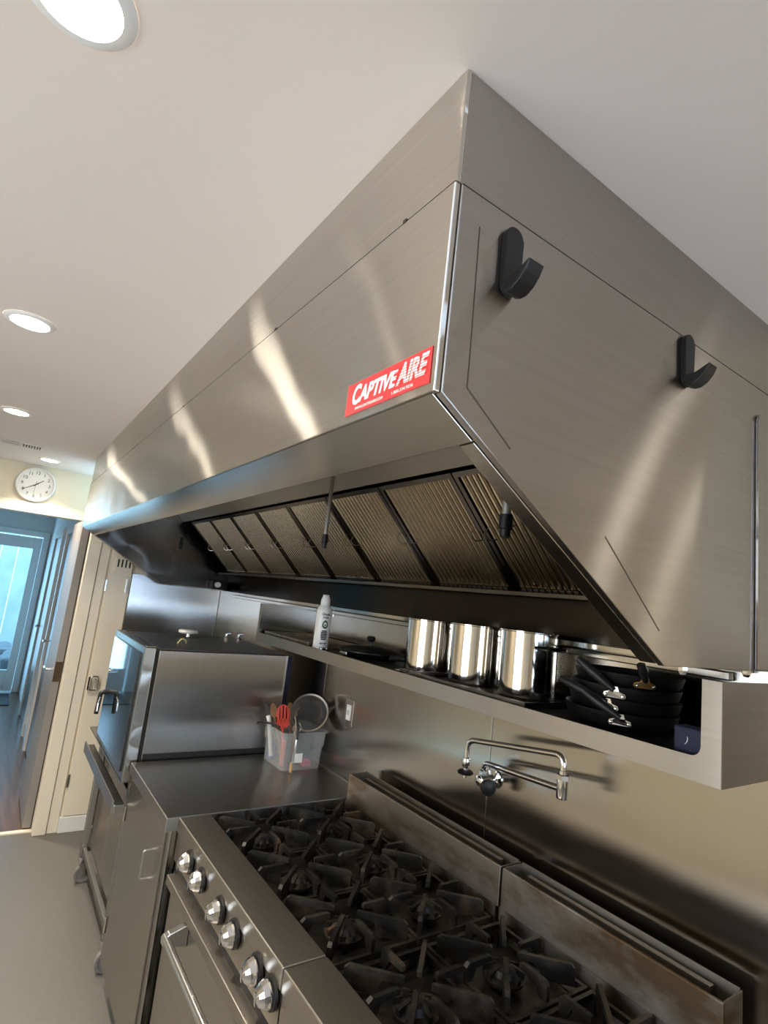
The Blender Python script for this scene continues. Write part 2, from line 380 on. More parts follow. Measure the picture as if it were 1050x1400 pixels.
# ------------------------------------------------------------------ ceiling lights
def make_light():
    t = thing('downlight', 'recessed round ceiling light', 'ceiling light', (0, 0, CZ), 'recessed ceiling lights')
    lathe('trim_ring', [(.052, -.001), (.054, -.007), (.066, -.006), (.072, -.001)], (0, 0, CZ), 'white_plastic', t, seg=36)
    lathe('lens', [(0, -.006), (.045, -.006), (.053, -.002)], (0, 0, CZ), 'lamp_lens', t, seg=36)
    return t
proto = make_light(); first = True
lights = [(-.05, .78, 'in front of the range, by the sticker'),
          (-.06, 2.01, 'over the floor in front of the worktop'),
          (-.07, 3.31, 'over the floor in front of the oven'),
          (.16, 4.62, 'close to the wall clock'),
          (-1.25, .3, 'added out of view as fill across the aisle near the window end'), (-1.25, 2.6, 'added out of view as fill across the aisle near the hall end'),  # two lamps out of view, added to brighten the ceiling
          (2.5, -.49, 'beyond the end panel of the hood'), (3.1, -.49, 'beyond the end panel of the hood, the second one')]
for x, y, lab in lights:
    if first: t = proto; t.location = (x, y, CZ); first = False
    else: t = dup(proto, Vector((x, y, CZ))-proto.location)
    t['label'] = 'round recessed ceiling light ' + lab
    l = bpy.data.lights.new('downlight_glow', 'AREA'); l.shape = 'DISK'; l.size = .10; l.energy = LAMP_W; l.color = LAMP_C; l.spread = math.radians(115)
    lo = bpy.data.objects.new('downlight_glow', l); C.objects.link(lo); lo.location = (x, y, CZ-.0075)
    adopt(lo, t)
# ceiling vent
vn = thing('ceiling_vent', 'grey slotted air vent in the ceiling in front of the clock', 'vent', (-.02, 4.22, CZ))
box('plate', -.13, -.035, 4.175, 4.265, CZ-.006, CZ, 'vent_grey', vn, .001)
fr = box('frame', -.022, .092, 4.175, 4.265, CZ-.004, CZ, 'white_plastic', vn)
for i in range(7): box('slat', -.016+i*.0152, -.008+i*.0152, 4.182, 4.258, CZ-.008, CZ-.0041, 'black_plastic', vn)
# wall clock
ck = thing('wall_clock', 'round white wall clock with black numerals over the hall opening', 'clock', (.117, 4.999, 2.287))
CM = frame((.117, 4.999, 2.287), (0, -1, 0))
lathe('rim', [(.120, .0), (.131, .004), (.134, .02), (.129, .034), (.121, .036), (.117, .026)], (.117, 4.999, 2.287), 'clock_white', ck, (0, -1, 0), 44)
lathe('dial', [(0, .018), (.119, .018), (.12, .002), (0, .002)], (.117, 4.999, 2.287), 'clock_white', ck, (0, -1, 0), 44)
for h in range(1, 13):
    a = PI/2-h*PI/6
    place_text('numeral', text_mesh(str(h), .034), CM @ Matrix.Translation((math.cos(a)*.09, math.sin(a)*.09, .0185)), 'ink_black', ck)
def hand(ang, ln, wd, back, z, mat):
    bm = bmesh.new(); d = Vector((math.sin(ang), math.cos(ang), 0)); n = Vector((d.y, -d.x, 0))
    q = [d*-back+n*wd, d*ln+n*wd*.5, d*ln-n*wd*.5, d*-back-n*wd]
    A = [bm.verts.new(CM @ (p+Vector((0, 0, z)))) for p in q]; B = [bm.verts.new(CM @ (p+Vector((0, 0, z+.001)))) for p in q]
    bm.faces.new(A); bm.faces.new(B[::-1])
    for i in range(4): bm.faces.new((A[i], B[i], B[(i+1) % 4], A[(i+1) % 4]))
    return finish('hand', bm, mat, ck)
hand(math.radians(50), .062, .004, .018, .020, 'ink_black'); hand(math.radians(238), .092, .0032, .02, .022, 'ink_black'); hand(math.radians(183), .085, .0012, .025, .024, 'ink_black')

# ------------------------------------------------------------------ range hood
HX, HN, HF = .40, .514, 4.14
hd = thing('range_hood', 'long stainless steel exhaust hood with sloped open face under the ceiling', 'range hood', (.9, 2.3, 1.647))
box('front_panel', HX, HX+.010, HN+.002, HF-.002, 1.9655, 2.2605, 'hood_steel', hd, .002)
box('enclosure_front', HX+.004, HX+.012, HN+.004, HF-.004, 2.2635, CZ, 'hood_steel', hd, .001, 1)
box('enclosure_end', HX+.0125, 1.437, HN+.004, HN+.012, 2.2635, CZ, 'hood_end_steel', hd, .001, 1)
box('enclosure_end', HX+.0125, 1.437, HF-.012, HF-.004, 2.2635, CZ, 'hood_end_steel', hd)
prof = [(HX+.011, 2.2605), (HX+.011, 1.966), (.9495, 1.647), (1.437, 1.647), (1.437, 2.2605)]
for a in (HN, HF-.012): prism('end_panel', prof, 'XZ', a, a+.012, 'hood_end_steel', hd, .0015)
lin = [(HX+.014, 2.12), (HX+.014, 1.972), (.953, 1.657), (1.424, 1.657), (1.424, 2.12)]
for a in (HN+.0122, HF-.0140): prism('end_dark_sheet', lin, 'XZ', a, a+.0018, 'hood_inner', hd)  # dark sheets put the dark reflections of the inner ends into colour
sl = Vector((.549, -.322)).normalized(); nn = Vector((.322, .549)).normalized()
def strip(t0, t1, th, a, b, name, mat):
    p0 = Vector((HX, 1.969)); A = p0+sl*t0; B = p0+sl*t1
    return prism(name, [A, B, B+nn*th, A+nn*th], 'XZ', a, b, mat, hd, .0012)
Ls = Vector((.549, -.322)).length
strip(.002, .094, .008, HN+.013, HF-.013, 'front_lip', 'lip_steel')
box('lip_return', .476, .481, HN+.05, HF-.05, 1.934, 1.965, 'lip_steel', hd)
for a, b in ((HN+.0125, HN+.042), (HF-.042, HF-.0125)): strip(.096, Ls-.004, .006, a, b, 'end_rim', 'lip_steel')
for a, b in ((HN+.0125, HN+.05), (HF-.05, HF-.0125)): box('bottom_flange', .955, 1.40, a, b, 1.647, 1.655, 'lip_steel', hd)
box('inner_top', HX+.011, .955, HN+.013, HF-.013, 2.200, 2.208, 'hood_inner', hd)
prism('header_reflector', [(.948, 2.198), (1.036, 2.110), (1.046, 2.112), (.956, 2.202)], 'XZ', HN+.015, HF-.015, 'range_steel', hd)  # slanted panel added to reflect the floor and lighten this band
box('plenum_back', 1.425, 1.437, HN+.013, HF-.013, 1.652, 2.12, 'hood_back_dark', hd)
box('grease_trough', 1.335, 1.424, HN+.05, HF-.05, 1.768, 1.782, 'hood_inner', hd, .002)
box('rear_flange', 1.402, 1.4365, HN+.06, HF-.05, 1.636, 1.651, 'lip_steel', hd, .001)
box('rear_rail', 1.415, 1.4365, HN+.10, HF-.20, 1.612, 1.632, 'wall_steel', hd, .003)
box('light_switch_box', 1.29, 1.40, 4.05, 4.12, 1.66, 1.715, 'black_plastic', hd, .004)
lathe('indicator', [(0, .03), (.018, .03), (.02, 0)], (1.33, 4.05, 1.69), 'white_plastic', hd, (0, -1, 0), 16)
bm = bmesh.new(); bm_prism(bm, [(1.045+.014*math.cos(a)*1.0, 1.955+(.03 if math.sin(a) > 0 else -.03)+.014*math.sin(a)) for a in [2*PI*k/20 for k in range(20)]], 'XZ', HF-.0175, HF-.0141)
finish('dark_slot', bm, 'black_plastic', hd)  # black piece painted in for the dark of an open oval slot
box('seam_gap', HX+.0022, HX+.0038, HN+.006, HF-.006, 2.2606, 2.2640, 'black_gap', hd); box('seam_gap', HX+.014, 1.43, HN+.0022, HN+.0038, 2.2606, 2.2640, 'black_gap', hd)
# cover plate at the rear of the near end, drawn weld lines
cp = prism('cover_plate', [(1.292, 1.65), (1.43, 1.65), (1.43, 2.20), (1.31, 2.20), (1.297, 2.195), (1.292, 2.182)], 'XZ', HN-.008, HN-.0003, 'hood_end_steel', hd, .002)
def weld(a, b):
    d = Vector((b[0]-a[0], b[1]-a[1])).normalized(); n = Vector((-d.y, d.x))*.0008
    A, B = Vector(a), Vector(b)
    prism('weld_line', [A+n, B+n, B-n, A-n], 'XZ', HN-.0006, HN+.0002, 'hood_inner', hd)
weld((.448, 2.215), (.452, 2.02)); weld((.452, 2.02), (.452, 1.985)); weld((.452, 1.985), (.54, 1.925)); weld((.765, 1.84), (.93, 1.705))
for x in (1.033, 1.285):
    lathe('acorn_nut', [(0, -.010), (.005, -.009), (.008, -.004), (.0085, .0), (.0085, .004)], (x, HN+.012, 1.6425), 'chrome', hd, (0, 0, 1), 6)
for y in (.525, 1.0, 1.75, 2.6, 3.4):
    box('seam_clip', HX-.0006, HX+.004, y+.10, y+.108, 2.2605, 2.2655, 'hood_inner', hd)
# brand sticker
sk = box('sticker', HX-.0012, HX-.0002, .526, .733, 1.978, 2.028, 'sticker_red', hd)
def stick_M(y, z): return frame((HX-.0012, y, z), (-1, 0, 0))
place_text('lettering', text_mesh('C', .042, .28, .0014, width=.024), stick_M(.708, 2.006), 'sticker_white', sk)
place_text('lettering', text_mesh('APTIVE', .033, .28, .0012, width=.100), stick_M(.650, 2.0045), 'sticker_white', sk)
place_text('lettering', text_mesh('AIRE', .040, .30, .0016, width=.070), stick_M(.568, 2.006), 'sticker_white', sk)
for i in range(7):
    box('stripe', HX-.0019, HX-.0016, .531, .606, 1.9935+i*.0040, 1.9943+i*.0040, 'sticker_red', sk)
place_text('lettering', text_mesh('WWW.CAPTIVEAIRE.COM', .0065, .0, .0, width=.075), stick_M(.668, 1.9845), 'sticker_white', sk)
place_text('lettering', text_mesh('1.800.334.9256', .0065, .0, .0, width=.048), stick_M(.585, 1.9845), 'sticker_white', sk)
# baffle filters
u = Vector((1.36-1.045, 0, 1.79-2.105)); FLn = u.length; u.normalize(); nF = Vector((-.7071, 0, -.7071))
F0 = Vector((1.045, 0, 2.105))
FW = .387
def fp(s, y, h): return F0+u*s+nF*h+Vector((0, y, 0))
def slab(name, s0, s1, y0, y1, h0, h1, mat, parent):
    bm = bmesh.new(); vs = [bm.verts.new(fp(s, y, h)) for s in (s0, s1) for y in (y0, y1) for h in (h0, h1)]
    for f in ((0, 1, 3, 2), (4, 6, 7, 5), (0, 4, 5, 1), (2, 3, 7, 6), (0, 2, 6, 4), (1, 5, 7, 3)): bm.faces.new([vs[i] for i in f])
    return finish(name, bm, mat, parent)
def make_filter(y0):
    t = thing('baffle_filter', 'steel baffle grease filter in the hood', 'filter', fp(FLn, y0+FW/2, 0), 'baffle filters in a row')
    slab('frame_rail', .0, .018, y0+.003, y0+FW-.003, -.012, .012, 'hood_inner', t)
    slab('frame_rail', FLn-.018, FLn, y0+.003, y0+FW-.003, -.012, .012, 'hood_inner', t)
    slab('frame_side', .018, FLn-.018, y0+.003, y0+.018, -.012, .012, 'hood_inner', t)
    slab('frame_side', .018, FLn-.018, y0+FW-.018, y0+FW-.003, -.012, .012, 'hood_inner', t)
    slab('back_plate', .018, FLn-.018, y0+.018, y0+FW-.018, -.0115, -.010, 'black_gap', t)
    n = 15; pw = (FW-.036)/n
    sec = [(-.0068, -.006), (-.0062, .003), (-.0035, .008), (.0035, .008), (.0062, .003), (.0068, -.006)]
    bm = bmesh.new(); A = [bm.verts.new(fp(.016, y0+.018+pw/2+a, h)) for a, h in sec]; B = [bm.verts.new(fp(FLn-.016, y0+.018+pw/2+a, h)) for a, h in sec]
    bm.faces.new(A); bm.faces.new(B[::-1])
    for i in range(6): bm.faces.new((A[i], B[i], B[(i+1) % 6], A[(i+1) % 6]))
    b0 = finish('baffle', bm, 'baffle_steel', t, 50)
    for i in range(1, n):
        b = b0.copy(); C.objects.link(b); b.parent = t; b.matrix_parent_inverse = b0.matrix_parent_inverse.copy(); b.location = (0, i*pw, 0)
    for yy in (y0+.03, y0+FW-.03):
        tube('handle', rounded([fp(.20, yy, .010), fp(.21, yy+.012, .028), fp(.235, yy+.004, .03), fp(.245, yy-.01, .010)], .01, 3), .0022, 'hood_inner', t, 6)
    bm = bmesh.new()
    for i in range(14):
        yy = y0+.03+i*.024
        vs = [bm.verts.new(fp(s, y, h)) for s in (FLn-.012, FLn-.003) for y in (yy, yy+.014) for h in (.0118, .0135)]
        for f in ((0, 1, 3, 2), (4, 6, 7, 5), (0, 4, 5, 1), (2, 3, 7, 6), (0, 2, 6, 4), (1, 5, 7, 3)): bm.faces.new([vs[k] for k in f])
    finish('drip_slots', bm, 'chrome_dull', t)
    return t
ords = ['first', 'second', 'third', 'fourth', 'fifth', 'sixth', 'seventh', 'eighth', 'ninth']
f0 = make_filter(.829)
for i in range(8):
    t = f0 if i == 0 else dup(f0, (0, FW*i, 0))
    t['label'] = 'ribbed steel grease filter in the hood, %s counting from the sticker end' % ords[i]
    if i == 7: t['label'] = 'ribbed steel grease filter in the hood, nearest the hall opening'
slab('filler_panel', 0, FLn, HN+.014, .829, -.012, .008, 'hood_inner', hd)
# fire suppression drops
def nozzle(x, y, z0, z1, lab, pipe_r=.007):
    t = thing('suppression_nozzle', lab, 'nozzle', (x, y, z1), 'fire suppression nozzles')
    tube('pipe', [(x, y, z0), (x, y, z1+.045)], pipe_r, 'pipe_grey', t, 12)
    lathe('coupling', [(0, .05), (pipe_r*1.5, .05), (pipe_r*1.6, .02), (pipe_r*1.2, .018), (pipe_r*1.2, .004), (pipe_r*.8, 0), (0, 0)], (x, y, z1), 'black_plastic', t, seg=12)
    tube('cap_lead', [(x, y, z1+.03), (x+.01, y-.014, z1+.026), (x+.012, y-.02, z1+.03)], .0015, 'black_plastic', t, 6)
nozzle(.93, 1.74, 2.199, 1.865, 'thin suppression pipe hanging in the hood over the middle of the range')
nozzle(.86, .815, 2.199, 1.862, 'thick suppression nozzle hanging in the hood by the sticker end', .0095)
# hooks on the near end panel
def hook(x, z, s, lab):
    t = thing('wall_hook', lab, 'hook', (x, HN, z-.04*s), 'black hooks on the hood end')
    cap = [(x+math.cos(a)*.017*s, z+(.035 if math.sin(a) >= 0 else -.035)*s+math.sin(a)*.017*s) for a in [2*PI*k/24 for k in range(24)]]
    prism('back_plate', cap, 'XZ', HN-.010*s, HN-.0002, 'black_plastic', t, .002)
    y = HN-.010*s
    path = [(y+.006*s, z-.050*s), (y-.004*s, z-.054*s), (y-.014*s, z-.054*s), (y-.026*s, z-.047*s), (y-.036*s, z-.035*s), (y-.042*s, z-.022*s)]
    path2 = [(y-.040*s, z-.021*s), (y-.029*s, z-.030*s), (y-.018*s, z-.035*s), (y-.008*s, z-.036*s), (y+.006*s, z-.034*s)]
    prism('prong', path+path2, 'YZ', x-.015*s, x+.015*s, 'black_plastic', t, .002)
hook(.508, 2.188, 1.0, 'black plastic hook on the hood end panel, beside the front corner')
hook(.990, 2.212, 1.0, 'black plastic hook on the hood end panel, towards the wall')

# ------------------------------------------------------------------ shelf under the hood
SX, S0, S1, SZ = 1.12, .498, 2.69, 1.476
sh = thing('wall_shelf', 'stainless wall shelf with raised ends below the hood', 'shelf', (1.28, 1.6, 1.44))
box('deck', SX+.004, 1.4385, S0+.003, S1-.003, SZ-.006, SZ, 'tray_metal', sh)
# front: lip with rising ends (rounded inner corners)
zt, ze = 1.484, 1.626
lipo = [(S0, 1.4395), (S1, 1.4395), (S1, ze), (S1-.020, ze)]
for k in range(7):
    a = PI*k/12; lipo.append((S1-.020-.014+.014*math.cos(a), zt+.014-.014*math.sin(a)))
for k in range(7):
    a = PI/2+PI*k/12; lipo.append((S0+.036+.018+.018*math.cos(a), zt+.018-.018*math.sin(a)))
lipo += [(S0+.036, ze), (S0, ze)]
prism('front_lip', lipo, 'YZ', SX, SX+.0035, 'range_steel', sh, .0005)
box('end_plate', SX+.004, 1.4385, S0, S0+.003, 1.4395, ze, 'hood_end_steel', sh)
box('end_plate', SX+.004, 1.4385, S1-.003, S1, 1.4395, ze, 'end_wall_steel', sh)
box('underside', SX+.004, 1.4385, S0+.003, S1-.003, 1.4395, 1.442, 'range_steel', sh)
# stock pots on a sheet pan
def sheet_pan(name, x0, x1, y0, y1, z, h, mat, lab, group=None):
    t = thing(name, lab, 'tray', ((x0+x1)/2, (y0+y1)/2, z), group)
    box('base', x0+.006, x1-.006, y0+.006, y1-.006, z, z+.002, mat, t)
    bm = bmesh.new()
    for a in ((x0, x1, y0, y0+.005), (x0, x1, y1-.005, y1), (x0, x0+.005, y0+.005, y1-.005), (x1-.005, x1, y0+.005, y1-.005)): bm_box(bm, *a, z, z+h)
    finish('rolled_rim', bm, mat, t)
    return t
sheet_pan('baking_tray', 1.135, 1.43, .965, 1.44, SZ, .017, 'tray_metal', 'dark baking tray on the shelf under the stock pots')
def pot(x, y, r, h, z, lab):
    t = thing('stock_pot', lab, 'pot', (x, y, z), 'stock pots on the shelf')
    lathe('body', [(0, 0), (r-.006, 0), (r, .006), (r, h-.004), (r+.003, h-.002), (r+.003, h), (r-.002, h), (r-.004, h-.006), (r-.004, .008), (0, .006)], (x, y, z), 'pot_steel', t, seg=48)
    d = Vector((.55, -.83, 0)).normalized(); p = Vector((x, y, z+h*.80))+d*r; s = Vector((-d.y, d.x, 0))
    return t
POTS = [(1.312, 1.115, .083, .186, 'polished stock pot on the shelf, next to the stacked black pans'),
        (1.312, 1.335, .083, .183, 'polished stock pot on the shelf, middle of the three'),
        (1.312, 1.565, .083, .180, 'polished stock pot on the shelf, towards the spray can')]
for x, y, r, h, lab in POTS:
    t = pot(x, y, r, h, SZ+.0022 if y < 1.5 else SZ+.0005, lab)
    zz = (SZ+.002+h*.78)
    if y < 1.2:
        tube('handle', rounded([(x+.03, y-.078, zz), (x+.03, y-.115, zz), (x-.05, y-.115, zz), (x-.05, y-.068, zz)], .015, 4), .005, 'pot_steel', t, 8)
bm = bmesh.new(); bmesh.ops.create_icosphere(bm, subdivisions=2, radius=.03)
for v in bm.verts: v.co *= 1+.25*random.uniform(-1, 1); v.co.z *= .22; v.co += Vector((1.16, 1.51, SZ+.009))
set_tags(finish('foil_scrap', bm, 'foil'), 'crumpled foil scrap on the shelf edge at the tray corner', 'foil')
# tray leaning place at the hall end of the shelf
sheet_pan('sheet_pan', 1.15, 1.42, 2.17, 2.66, SZ, .018, 'sheet_pan', 'brown baking sheet on the shelf behind the spray can')
# spray can
bx_, by_ = 1.168, 2.105
sc = thing('spray_can', 'white oil spray can with green and black label on the shelf', 'spray can', (bx_, by_, SZ))
lathe('can', [(0, 0), (.030, 0), (.032, .004), (.032, .160), (.029, .172), (.020, .182), (.018, .186), (0, .186)], (bx_, by_, SZ), 'can_white', sc, seg=32)
lathe('base_ring', [(.0305, .0), (.0326, .002), (.0326, .010), (.0321, .011)], (bx_, by_, SZ), 'chrome_dull', sc, seg=32)
cap = lathe('cap', [(.0185, .183), (.021, .186), (.020, .206), (.015, .220), (.006, .224), (0, .224)], (bx_, by_, SZ), 'white_plastic', sc, seg=24)
box('spout', bx_-.012, bx_+.010, by_-.011, by_+.011, SZ+.205, SZ+.228, 'white_plastic', cap, .003)
face = Vector((-bx_, -by_, 0)).normalized(); face = (Matrix.Rotation(math.radians(18), 3, 'Z') @ face)
def canM(h): return frame(Vector((bx_, by_, SZ+h))+face*.0322, face)
place_text('lettering', text_mesh('Chosen', .0145, .2, .0004, width=.036), canM(.147), 'ink_black', sc, .0322)
place_text('lettering', text_mesh('FOODS', .010, 0, .0005, width=.024), canM(.133), 'ink_green', sc, .0322)
def ring(name, a_, b_, a2, b2, h, mat):
    me = bpy.data.meshes.new(name); vs = []; fs = []; n = 28
    for k in range(n):
        an = 2*PI*k/n; e = 1-.18*math.sin(an)
        vs += [(a_*math.cos(an)*e, b_*math.sin(an), .0003), (a2*math.cos(an)*e, b2*math.sin(an), .0003)]
    for k in range(n): fs.append((2*k, 2*((k+1) % n), 2*((k+1) % n)+1, 2*k+1))
    me.from_pydata(vs, [], fs); return place_text(name, me, canM(h), mat, sc, .0322)
ring('avocado_mark', .0125, .0175, .0068, .0095, .105, 'ink_green')
ring('avocado_stone', .0035, .0045, .0001, .0001, .102, 'ink_green')
for i, wd_ in enumerate((.022, .028, .028, .028, .026, .022)):
    me = bpy.data.meshes.new('label_line'); vs = []; fs = []
    for k in range(9): vs += [((k/8-.5)*wd_, -.0026, .0003), ((k/8-.5)*wd_, .0026, .0003)]
    for k in range(8): fs.append((2*k, 2*k+2, 2*k+3, 2*k+1))
    me.from_pydata(vs, [], fs); place_text('label_line', me, canM(.078-i*.0068), 'ink_black', sc, .0322)
place_text('lettering', text_mesh('NET WT', .009, 0, .0004, width=.03), canM(.026), 'ink_black', sc, .0322)
# low frying pan with lid beside the can
fpn = thing('lidded_pan', 'low black pan with round lid knob on the shelf beside the spray can', 'pan', (1.285, 1.90, SZ))
lathe('pan_body', [(0, 0), (.10, 0), (.122, .022), (.126, .022), (.126, .026), (.12, .026)], (1.285, 1.90, SZ), 'black_pan', fpn, seg=36)
ld = lathe('lid', [(.126, .0262), (.11, .034), (.06, .042), (.0, .046)], (1.285, 1.90, SZ), 'black_pan', fpn, seg=36)
lathe('knob', [(.008, .044), (.007, .060), (.016, .066), (.019, .074), (.014, .083), (0, .085)], (1.285, 1.90, SZ), 'black_plastic', ld, seg=18)
br = box('handle_bracket', 1.158, 1.164, 1.875, 1.925, SZ+.006, SZ+.020, 'chrome_dull', fpn, .003)
tube('handle', rounded([(1.30, 1.775, SZ+.014), (1.31, 1.72, SZ+.022), (1.33, 1.66, SZ+.024)], .02), [.012]+[.012]*6+[.010], 'black_plastic', fpn, 10)
# stacked black frying pans with metal brackets
stack = []
for i, (x, y, ang, br_mat, lab) in enumerate((
        (1.285, .800, 200, 'chrome', 'black frying pan at the bottom of the stack at the shelf end'),
        (1.290, .795, 170, 'chrome', 'black frying pan second up in the stack at the shelf end'),
        (1.283, .790, 185, 'chrome_dull', 'black frying pan third up in the stack at the shelf end'),
        (1.288, .785, 222, 'brass', 'black frying pan with brass handle bracket on top of the stack'))):
    z = SZ+.0005+i*.0285; r = .128-.002*i
    t = thing('frying_pan', lab, 'pan', (x, y, z), 'stacked black frying pans')
    lathe('pan_body', [(0, 0), (r-.028, 0), (r-.006, .020), (r, .040), (r-.003, .041), (r-.009, .022), (r-.030, .0045), (0, .0045)], (x, y, z), 'black_pan', t, seg=40)
    a = math.radians([212, 196, 202, 228][i]); d = Vector((math.cos(a), math.sin(a), 0)); s = Vector((-d.y, d.x, 0))
    p = Vector((x, y, z+.026))+d*(r-.008)
    bm = bmesh.new(); Mx = frame(p, d)
    pl = [(-.024, -.006), (-.020, -.010), (.020, -.010), (.024, -.006), (.022, 0), (.010, .004), (.007, .014), (-.007, .014), (-.010, .004), (-.022, 0)]
    A = [bm.verts.new(Mx @ Vector((q[0], q[1], .003-.7*abs(q[0])*abs(q[0])/.1))) for q in pl]; B = [bm.verts.new(Mx @ Vector((q[0], q[1], .009-.7*abs(q[0])*abs(q[0])/.1))) for q in pl]
    bm.faces.new(A); bm.faces.new(B[::-1])
    for k in range(10): bm.faces.new((A[k], B[k], B[(k+1) % 10], A[(k+1) % 10]))
    bk = finish('handle_bracket', bm, br_mat, t)
    for q in (-.018, .018): lathe('rivet', [(.0042, 0), (.003, .002), (0, .003)], Mx @ Vector((q, -.005, .0075)), 'chrome', bk, d, 10)
    lf = [Vector((-.15, .55, .3)), Vector((-.1, .9, .25)), Vector((-.2, .7, .5)), Vector((-.5, -.1, .55))][i].normalized()
    L0 = [.09, .12, .10, .05][i]
    q0 = p+d*.010+Vector((0, 0, .006))
    tube('handle', [q0, q0+lf*.02, q0+lf*L0*.6+d*.004, q0+lf*L0], [.006, .009, .011, .009], 'black_plastic', t, 10)
# blue carton at the shelf end
bb = set_tags(box('carton', 1.150, 1.19, .545, .60, SZ+.0005, SZ+.052, 'navy', None, .003), 'small navy carton with a white crescent mark at the shelf end', 'carton')
place_text('mark', text_mesh(')', .016, .3), frame((1.1495, .575, SZ+.028), (-1, 0, 0)), 'paper', bb)

# ------------------------------------------------------------------ wall fittings
ot = thing('switch_plate', 'steel switch plate on the steel wall above the worktop', 'switch', (1.44, 2.237, 1.13))
box('plate', 1.4335, 1.4398, 2.200, 2.272, 1.128, 1.243, 'chrome_dull', ot, .002)
rk = box('rocker', 1.4305, 1.4340, 2.219, 2.253, 1.152, 1.219, 'white_plastic', ot, .0015)
box('slot', 1.4298, 1.4306, 2.226, 2.246, 1.175, 1.196, 'vent_grey', rk)
pf = thing('pot_filler', 'chrome folding pot filler tap on the steel wall over the range', 'faucet', (1.44, 1.33, 1.18))
# wall valve and lower arm
lathe('wall_flange', [(0, 0), (.028, 0), (.030, .006), (.018, .012), (.0, .013)], (1.4398, 1.325, 1.178), 'chrome', pf, (-1, 0, 0), 24)
lathe('valve', [(.014, 0), (.014, .04), (.017, .042), (.017, .062), (.010, .066), (0, .066)], (1.430, 1.325, 1.178), 'chrome', pf, (-1, 0, 0), 18)
lathe('valve_knob', [(0, 0), (.020, .0), (.024, .008), (.024, .020), (.014, .026), (0, .027)], (1.378, 1.300, 1.170), 'black_plastic', pf, (-.4, -.8, -.1), 18)
tube('lower_arm', rounded([(1.385, 1.325, 1.182), (1.385, 1.325, 1.232), (1.330, .992, 1.265)], .03, 6), .0085, 'chrome', pf, 14)
lathe('collar', [(.013, 0), (.013, .016), (.010, .018)], (1.385, 1.325, 1.192), 'chrome_dull', pf, seg=6)
lathe('elbow_joint', [(0, -.020), (.014, -.020), (.015, -.016), (.015, .030), (.011, .034), (.011, .05)], (1.330, .985, 1.262), 'chrome', pf, seg=18)
lathe('joint_collar', [(.0175, 0), (.0175, .012)], (1.330, .985, 1.290), 'chrome_dull', pf, seg=6)
tube('upper_arm', rounded([(1.330, .985, 1.29), (1.330, .985, 1.352), (1.325, 1.345, 1.300), (1.325, 1.345, 1.235)], .035, 6), .0085, 'chrome', pf, 14)
lathe('spout_valve', [(.0, -.03), (.007, -.03), (.008, 0), (.012, .004), (.014, .02), (.011, .03)], (1.325, 1.345, 1.215), 'chrome', pf, seg=14)
lathe('spout_knob', [(.006, 0), (.024, .001), (.026, .006), (.020, .011), (.006, .013)], (1.325, 1.345, 1.196), 'black_plastic', pf, seg=22)

